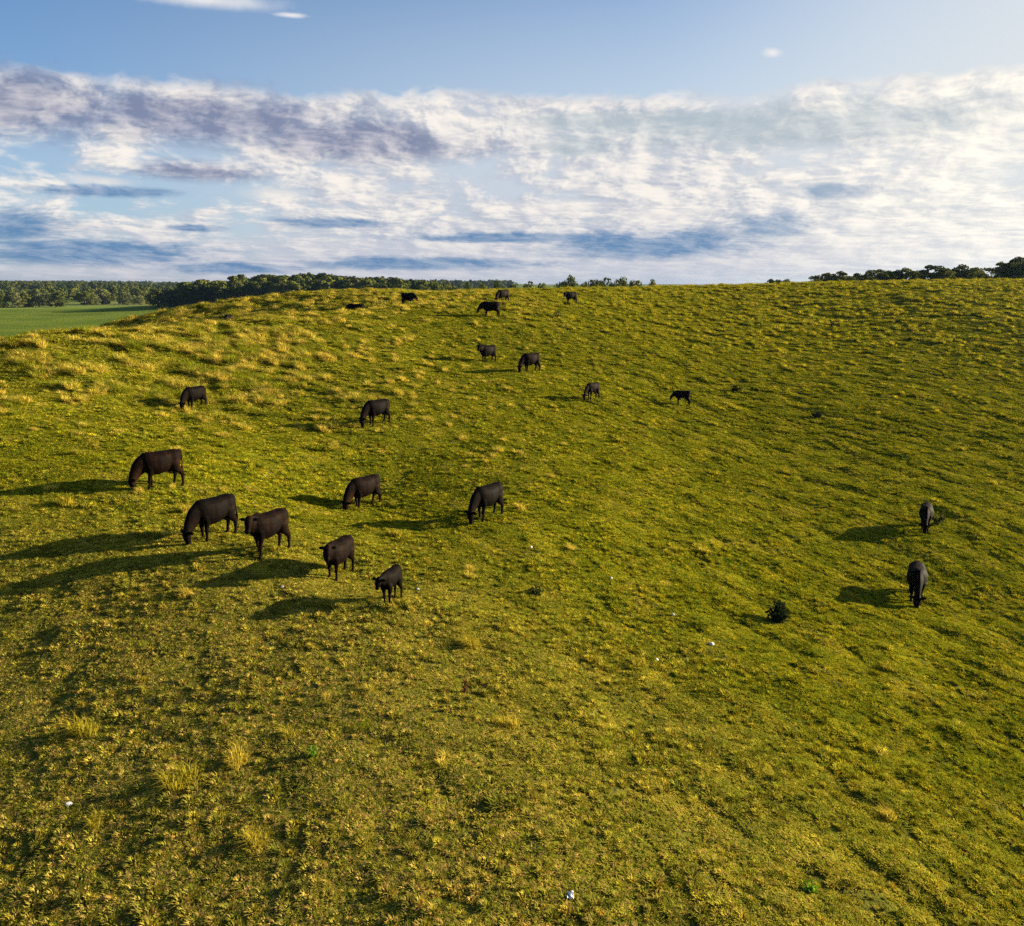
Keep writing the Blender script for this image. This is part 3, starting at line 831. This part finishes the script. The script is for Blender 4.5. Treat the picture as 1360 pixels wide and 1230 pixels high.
def cow_mesh(pose, head_yaw, stride, calf, feet, lying=False, seed=0):
    """one continuous animal facing +x, feet at the local ground heights given"""
    V_, F_ = [], []
    rg = random.Random(seed)
    sl = 0.70 if calf else 0.80; sw = 0.76 if calf else 1.0; sd = 0.80 if calf else 1.0   # body length, width, depth against leg length
    top = 1.36
    drop = 0.50 if lying else 0.0
    def bz(zc, hh):           # keep the topline, thin the body of a calf
        return top - (top - zc) * sd - drop, hh * sd
    secs = [(-1.00, 1.15, .05, .05), (-0.97, 1.11, .14, .12), (-0.88, 1.05, .26, .215), (-0.74, 1.02, .325, .275), (-0.60, 1.015, .335, .305), (-0.42, .985, .355, .29), (-0.15, .935, .40, .345),
            (0.12, .915, .425, .365), (0.36, .925, .425, .335), (0.55, .955, .41, .295), (0.70, .985, .355, .245), (0.82, 1.01, .28, .18), (0.90, 1.02, .17, .11)]
    rings = []
    for x, zc, hh, hw in secs:
        z_, h_ = bz(zc, hh); rings.append(oval(Vector((x * sl, 0, z_)), Vector((1, 0, 0)), Vector((0, 1, 0)), hw * sw, h_, 18, 2.35))
    ring_loft(V_, F_, rings)
    # neck and head, chain bent by pose then yawed
    base = Vector((0.60 * sl, 0, (1.045 if not calf else 1.10) - drop))
    if pose == 'graze': chain = [(-.06, 0, -0.02), (0.22, 0, -0.15), (0.42, 0, -0.37), (0.55, 0, -0.60)]; hd = Vector((0.04, 0, -1.0)).normalized()
    elif pose == 'level': chain = [(-.04, 0, 0.0), (0.20, 0, 0.03), (0.38, 0, 0.08), (0.52, 0, 0.12)]; hd = Vector((0.50, 0, -0.87)).normalized()
    elif pose == 'low': chain = [(-.04, 0, 0.0), (0.22, 0, -0.04), (0.42, 0, -0.15), (0.56, 0, -0.28)]; hd = Vector((0.55, 0, -0.84)).normalized()
    else: chain = [(-.04, 0, 0.0), (0.20, 0, 0.08), (0.38, 0, 0.19), (0.52, 0, 0.30)]; hd = Vector((0.62, 0, -0.78)).normalized()
    hl = (0.47 if not calf else 0.37)
    if calf: chain = [tuple(v * (0.82 if pose != 'graze' else 1.0) for v in c_) for c_ in chain]
    def bend(i, n):   # yaw grows along the neck
        return Matrix.Rotation(head_yaw * (i / n) ** 1.0, 3, 'Z')
    pts = [base + bend(i, 3.0) @ Vector(c_) for i, c_ in enumerate(chain)]
    nw = [.23 * sw, .17 * sw, .125 * sw, .105 * (0.85 if calf else 1)]; nh = [.38 * sd, .31 * sd, .225 * sd, .145 * sd]
    hdir = Matrix.Rotation(head_yaw * 1.15, 3, 'Z') @ hd
    hside = (Matrix.Rotation(head_yaw * 1.15, 3, 'Z') @ Vector((0, 1, 0))).normalized()
    np_, (a_, b_) = smooth_path(pts, [nw, nh], 4)
    limb(V_, F_, np_, a_, b_, side=hside if abs(head_yaw) > 0.5 else Vector((0, 1, 0)), n=14)
    poll = pts[-1]
    fr = hdir.cross(hside).normalized()
    if fr.dot(Vector((0, 0, 1))) < 0 and pose != 'graze': fr = -fr
    if pose == 'graze' and fr.dot(Matrix.Rotation(head_yaw * 1.15, 3, 'Z') @ Vector((1, 0, 0))) < 0: fr = -fr
    cs = 0.86 if calf else 1.0
    hp = [poll - hdir * 0.10 + fr * 0.02, poll - hdir * 0.03 + fr * 0.03, poll + hdir * 0.07 + fr * 0.025, poll + hdir * 0.20 + fr * 0.005, poll + hdir * hl * 0.68 - fr * 0.015, poll + hdir * hl * 0.88 - fr * 0.015, poll + hdir * hl - fr * 0.02]
    limb(V_, F_, hp, [.075 * cs, .115 * cs, .135 * cs, .115 * cs, .088 * cs, .096 * cs, .06 * cs], [.07 * cs, .11 * cs, .135 * cs, .125 * cs, .082 * cs, .080 * cs, .045 * cs], side=hside, n=12, p=2.3)
    for s_ in (-1, 1):      # ears, leaf-shaped, held out and slightly back
        e0 = poll + hside * (s_ * 0.07 * cs) + fr * 0.02
        ed = (hside * s_ * 1.0 - hdir * 0.10 + Vector((0, 0, -0.06))).normalized()
        limb(V_, F_, [e0, e0 + ed * 0.10, e0 + ed * 0.18, e0 + ed * 0.25], [.030, .068, .062, .018], [.022, .024, .021, .012], side=hdir, n=8)
    eyes = [poll + hdir * 0.13 + hside * (s_ * 0.118 * cs) + fr * 0.045 for s_ in (-1, 1)]
    # legs: chest and rump muscle into cannon bones and hooves
    k = 0
    th = 0.86 if calf else 1.0
    for fx, s_, hind in ((0.50, 1, 0), (0.50, -1, 0), (-0.70, 1, 1), (-0.70, -1, 1)):
        st = stride * (1 if (k in (0, 3)) else -1) * (0.8 if hind else 1.0); g = feet[k]; k += 1
        fx *= sl; y_ = s_ * 0.165 * (0.8 if calf else 1); y2 = s_ * 0.15 * (0.8 if calf else 1)
        if lying:
            zz = 0.10 + g
            if hind: p_ = [(fx - .05, y_, .48), (fx + .15, y_ * 1.9, .30), (fx + .45, y_ * 2.2, .14 + g), (fx + .15, y_ * 2.4, zz), (fx + .02, y_ * 2.4, zz)]
            else: p_ = [(fx, y_, .42), (fx + .1, y_ * 1.2, .22), (fx + .42, y_ * 1.3, zz + .03), (fx + .14, y_ * 1.5, zz), (fx + .04, y_ * 1.5, zz)]
            limb(V_, F_, p_, [.16, .11, .06, .045, .045]); continue
        if hind:
            p_ = [(fx + .05, y_ * .9, 1.08), (fx + .10, y_ * 1.08, .86), (fx + .10 + st * .3, y_ * 1.1, .68), (fx - .06 + st * .6, y2, .52 + g * .3), (fx - .115 + st * .75, y2, .41 + g * .5), (fx - .085 + st * .95, y2, .22 + g * .9), (fx - .075 + st, y2, .125 + g), (fx - .035 + st, y2, .06 + g), (fx - .02 + st, y2, -.02 + g)]
            w_ = [.13, .15, .135, .085, .058, .044, .047, .055, .062]; h_ = [.20, .23, .185, .105, .075, .048, .052, .060, .070]
        else:
            p_ = [(fx + .06, y_ * .8, 1.02), (fx + .02, y_ * 1.05, .82), (fx - .01 + st * .2, y_ * 1.02, .66), (fx + st * .5, y2, .50 + g * .3), (fx + .01 + st * .65, y2, .40 + g * .5), (fx + st * .9, y2, .22 + g * .9), (fx + .005 + st, y2, .125 + g), (fx + .03 + st, y2, .06 + g), (fx + .04 + st, y2, -.02 + g)]
            w_ = [.11, .125, .10, .068, .060, .042, .047, .055, .062]; h_ = [.17, .175, .125, .080, .064, .045, .050, .060, .068]
        w_ = [v * th for v in w_]; h_ = [v * th for v in h_]
        limb(V_, F_, p_, w_, h_)
    if not calf and not lying:   # udder and brisket
        limb(V_, F_, [(-.62, 0, .70), (-.48, 0, .62), (-.30, 0, .62), (-.18, 0, .70)], [.06, .12, .11, .05], [.06, .11, .10, .05])
    limb(V_, F_, [(.50 * sl, 0, .78 - drop), (.68 * sl, 0, .70 - drop + (.06 if calf else 0)), (.80 * sl, 0, .80 - drop)], [.08, .09 * sw, .06], [.09, .10, .08])
    # tail with a switch
    tx = -0.97 * sl; sw_ = rg.uniform(-.08, .08)
    tl = [(tx + .06, 0, 1.30 - drop), (tx - .03, 0, 1.24 - drop), (tx - .06, sw_ * .3, 1.0 - drop * .9), (tx - .055, sw_ * .7, .75 - drop * .8), (tx - .05, sw_, .58 - drop * .6), (tx - .05, sw_ * 1.2, .42 - drop * .4)]
    limb(V_, F_, tl, [.035, .034, .026, .026, .042, .024], n=8)
    return V_, F_, eyes


def make_cow(name, label, cat, x, y, yaw, size, pose='graze', head_yaw=0.0, stride=0.06, calf=False, coat='black', lying=False, group=None, seed=0):
    z0 = gz1(x, y)
    c_, s_ = math.cos(rad(yaw)), math.sin(rad(yaw))
    if size < 1 and not calf: pass
    feet = []
    sl = 0.70 if calf else 0.80
    for fx, fy in ((.54 * sl, .15), (.54 * sl, -.15), (-.72 * sl, .15), (-.72 * sl, -.15)):
        wx, wy = x + size * (fx * c_ - fy * s_), y + size * (fx * s_ + fy * c_)
        feet.append(max(-0.22, min(0.22, (float(land(np.array([wx]), np.array([wy]))[0]) + 0.5 * float(micro(np.array([wx]), np.array([wy]))[0]) - z0) / size)))
    V_, F_, eyes = cow_mesh(pose, rad(head_yaw), stride, calf, feet, lying, seed)
    tmp = mesh_obj(name, V_, F_, None, link=True)
    rm = tmp.modifiers.new('r', 'REMESH'); rm.mode = 'VOXEL'; rm.voxel_size = 0.021
    sm = tmp.modifiers.new('s', 'SMOOTH'); sm.factor = 0.5; sm.iterations = 3
    dg = bpy.context.evaluated_depsgraph_get()
    me = bpy.data.meshes.new_from_object(tmp.evaluated_get(dg))
    old = tmp.data; tmp.modifiers.clear(); tmp.data = me; bpy.data.meshes.remove(old)
    me.name = name; me.materials.clear(); me.materials.append(M[coat])
    me.polygons.foreach_set('use_smooth', np.ones(len(me.polygons), bool)); me.update()
    tmp.location = (x, y, z0 - 0.01); tmp.rotation_euler = (0, 0, rad(yaw)); tmp.scale = (size,) * 3
    for e in eyes:
        bm = bmesh.new(); bmesh.ops.create_icosphere(bm, subdivisions=1, radius=0.022, matrix=Matrix.Translation(e))
        em = bpy.data.meshes.new('eye'); bm.to_mesh(em); bm.free(); em.materials.append(M['eye'])
        eo = bpy.data.objects.new('eye', em); COL.objects.link(eo); eo.parent = tmp
    return tag(tmp, label, cat, group)


H = 'cattle grazing on the hill'
COWS = [
    dict(label='young black cow grazing head-on by the bleached tussocks of the left shoulder', x=-17.9, y=46.2, yaw=245, size=0.94, calf=False, stride=.05),
    dict(label='big brown-black cow grazing side-on beyond the tight group of five', x=-13.7, y=31.3, yaw=226, size=1.06, coat='brown', stride=.12),
    dict(label='black cow with head buried in grass, beside the cow watching with raised head', x=-10.1, y=26.9, yaw=238, size=1.06, stride=.04),
    dict(label='brown-black cow with raised head, standing between a grazing cow and another watcher', x=-7.87, y=25.5, yaw=238, size=0.99, pose='up', head_yaw=28, coat='brown', stride=.10),
    dict(label='brown-black young cow looking at the viewer, standing next to the small calf', x=-5.5, y=24.9, yaw=250, size=0.91, pose='up', head_yaw=22, coat='brown', stride=.03),
    dict(label='small black calf turning its head, with a long shadow on the short turf', x=-3.57, y=22.96, yaw=252, size=0.79, pose='level', head_yaw=-6, calf=True, stride=.03),
    dict(label='black cow grazing behind the watching cows, its lit rump turned to the sun', x=-6.31, y=34.2, yaw=232, size=1.03, coat='brown', stride=.08),
    dict(label='black cow grazing alone with a long shadow, uphill of the main group', x=-7.4, y=44.8, yaw=230, size=1.04, stride=.05),
    dict(label='black cow grazing three-quarter front in the open middle of the slope', x=-0.96, y=31.7, yaw=232, size=1.01, stride=.08),
    dict(label='black young cow standing with raised head, left of a grazing cow high on the slope', x=-1.92, y=65.69, yaw=226, size=1.04, pose='up', head_yaw=15, stride=.04),
    dict(label='black cow grazing beside the standing young cow high on the slope', x=1.41, y=61.66, yaw=220, size=1.06, coat='brown', stride=.08),
    dict(label='small brown-black calf grazing away from the herd above the bare terracettes', x=5.44, y=55.2, yaw=226, size=0.90, calf=True, coat='brown', stride=.04),
    dict(label='smallest black calf grazing side-on, alone on the open right slope', x=12.12, y=58.15, yaw=178, size=0.83, pose='low', calf=True, stride=.05),
    dict(label='black cow standing side-on with lowered head below the crest', x=-2.02, y=79.92, yaw=187, size=1.08, pose='low', head_yaw=10, stride=.08),
    dict(label='black cow grazing right on the crest, behind the side-on cow', x=-1.01, y=93.97, yaw=228, size=1.08, coat='brown', stride=.05),
    dict(label='black cow alone on the crest below the round dark tree', x=6.85, y=97.74, yaw=212, size=1.01, pose='level', head_yaw=20, stride=.05),
    dict(label='black cow on the crest facing the other cattle, rump to the wooded valley', x=-11.81, y=95.25, yaw=335, size=1.06, pose='low', stride=.05),
    dict(label='black cow lying down in long grass on the crest', x=-16.83, y=90.41, yaw=184, size=1.06, pose='low', lying=True),
    dict(label='black cow half hidden behind the bleached ridge of the left shoulder', x=-27.6, y=81.0, yaw=283, size=1.01, pose='low', stride=.04),
    dict(label='small black yearling grazing head-on, uphill of the larger cow on the right slope', x=19.67, y=37.68, yaw=243, size=0.87, stride=.03),
    dict(label='large black cow grazing head-on, lowest on the right slope', x=16.09, y=30.99, yaw=247, size=1.06, stride=.04),
]
for i, k in enumerate(COWS):
    nm = 'calf' if k.get('calf') else 'cow'
    make_cow(nm, cat=nm, group=H, seed=i, **k)

# ------------------------------------------------------------------ small things in the turf


def weed(name, label, x, y, h, w, material, seed, n=90, cat='weed', group=None):
    rg = np.random.default_rng(seed); r = empty(name, (x, y, gz1(x, y)))
    SV, SF, LV, LF = [], [], [], []
    for k in range(7):
        a = rg.random() * 6.28; rr_ = w * 0.5 * rg.uniform(.2, .9); tip = (rr_ * math.cos(a), rr_ * math.sin(a), h * rg.uniform(.6, 1))
        b0 = len(SV)
        for p, t in (((0, 0, -.03), .008), (tuple(v * .5 for v in tip), .006), (tip, .003)):
            for q in range(4): SV.append((p[0] + t * math.cos(q * 1.57), p[1] + t * math.sin(q * 1.57), p[2]))
        for j in range(2):
            for q in range(4): SF.append((b0 + j * 4 + q, b0 + j * 4 + (q + 1) % 4, b0 + j * 4 + 4 + (q + 1) % 4, b0 + j * 4 + 4 + q))
        for j in range(n // 7):
            t = rg.uniform(.2, 1.05); p = np.array(tip) * t + rg.normal(0, w * .10, 3); p[2] = max(p[2], .02)
            u = rg.normal(0, 1, 3); u /= np.linalg.norm(u); v = np.cross(u, rg.normal(0, 1, 3)); v /= np.linalg.norm(v); l = w * rg.uniform(.12, .22)
            b1 = len(LV); LV += [tuple(p - u * l * .6), tuple(p + v * l * .3), tuple(p + u * l * .6), tuple(p - v * l * .3)]; LF.append((b1, b1 + 1, b1 + 2, b1 + 3))
    mesh_obj('stem', SV, SF, M['bark'], r); mesh_obj('foliage', LV, LF, material, r)
    return tag(r, label, cat, group)


weed('dark_weed', 'dark bushy weed clump casting a shadow on the lower right slope', 9.2, 26.6, 0.60, 0.75, M['weed'], 1, 700)
weed('rusty_weed', 'small rust-coloured dock weed in the lower short turf', -1.17, 18.55, 0.34, 0.30, M['rust'], 2, 120)
weed('dark_weed', 'upright dark thistle high on the right slope', 36.0, 94.0, 1.0, 0.7, M['weed'], 3, 140)
weed('dark_weed', 'low dark weed uphill of the smallest calf', 17.4, 63.5, 0.40, 1.1, M['weed'], 4, 160)
weed('dark_weed', 'low dark weed patch right of the smallest calf', 21.5, 57.4, 0.40, 1.1, M['weed'], 5, 160)
weed('dark_weed', 'dark weed sprig beside the head-on yearling', 20.6, 38.3, 0.5, 0.7, M['weed'], 6, 140)
weed('fresh_weed', 'bright green leafy weed low on the left turf', -4.15, 15.6, 0.28, 0.32, M['fresh'], 7, 110)
weed('fresh_weed', 'bright green weed patch at the foot of the right slope', 5.6, 13.4, 0.12, 0.5, M['fresh'], 8, 90)
weed('dark_weed', 'dark weed among the tussocks below the crest cattle', 4.5, 84.0, 0.7, 0.9, M['weed'], 9, 120)
weed('dark_weed', 'dark weed tuft in the middle of the lower slope', 0.8, 25.2, 0.28, 0.5, M['weed'], 10, 120)

STONES = [(-6.9, 23.4, .10), (-1.2 + 1.9, 29.0, .12), (5.3, 25.4, .10), (6.2, 23.8, .16), (4.2, 22.2, .12), (-8.6, 14.2, .13), (3.5, 27.5, .11), (-2.95, 24.3, .10)]
for i, (x, y, s) in enumerate(STONES):
    s *= 0.6
    bm = bmesh.new(); bmesh.ops.create_icosphere(bm, subdivisions=2, radius=1.0)
    rg2 = np.random.default_rng(900 + i)
    for v in bm.verts: v.co *= 1 + 0.35 * float(vnoise(np.array([v.co.x * 1.6 + i * 7]), np.array([v.co.y * 1.6 + v.co.z * 2.3]), i)[0])
    me = bpy.data.meshes.new('stone'); bm.to_mesh(me); bm.free(); me.materials.append(M['stone'])
    o = bpy.data.objects.new('stone', me); COL.objects.link(o); o.scale = (s, s * 0.8, s * 0.55); o.rotation_euler = (0, 0, i * 1.3)
    o.location = (x, y, gz1(x, y) + s * 0.5)
    tag(o, 'small pale stone lying in the short grass', 'stone', 'pale stones in the turf')
# crumpled scrap of white sheet
rg2 = np.random.default_rng(42); V_, F_ = [], []
for j in range(7):
    for i in range(6):
        V_.append(((i - 2.5) * .035 + rg2.normal(0, .008), (j - 3) * .04 + rg2.normal(0, .008), .09 + .05 * math.sin(i * 1.9 + j) + rg2.normal(0, .018)))
for j in range(6):
    for i in range(5): F_.append((j * 6 + i, j * 6 + i + 1, j * 6 + i + 7, j * 6 + i + 6))
o = mesh_obj('litter_scrap', V_, F_, M['scrap']); o.scale = (0.65,) * 3; o.location = (1.0, 12.25, gz1(1.0, 12.25))
sd_ = o.modifiers.new('thick', 'SOLIDIFY'); sd_.thickness = 0.004
tag(o, 'crumpled bluish-white scrap lying in the short grass', 'litter')

# ------------------------------------------------------------------ haze
bm = bmesh.new(); bmesh.ops.create_cube(bm, size=1.0)
me = bpy.data.meshes.new('haze'); bm.to_mesh(me); bm.free()
hzo = bpy.data.objects.new('haze', me); COL.objects.link(hzo); hzo.scale = (13600, 11600, 72); hzo.location = (0, 1500, 36 - 8 + 0)
hm, n, out = mat('haze_air')
pv = n.new('ShaderNodeVolumePrincipled'); pv.inputs['Color'].default_value = (0.34, 0.52, 0.80, 1); pv.inputs['Density'].default_value = 0.00006
pv.inputs['Anisotropy'].default_value = 0.72
n.nt.links.new(pv.outputs[0], out.inputs['Volume']); me.materials.append(hm)
tag(hzo, 'thin evening haze in the air', 'haze', kind='stuff')
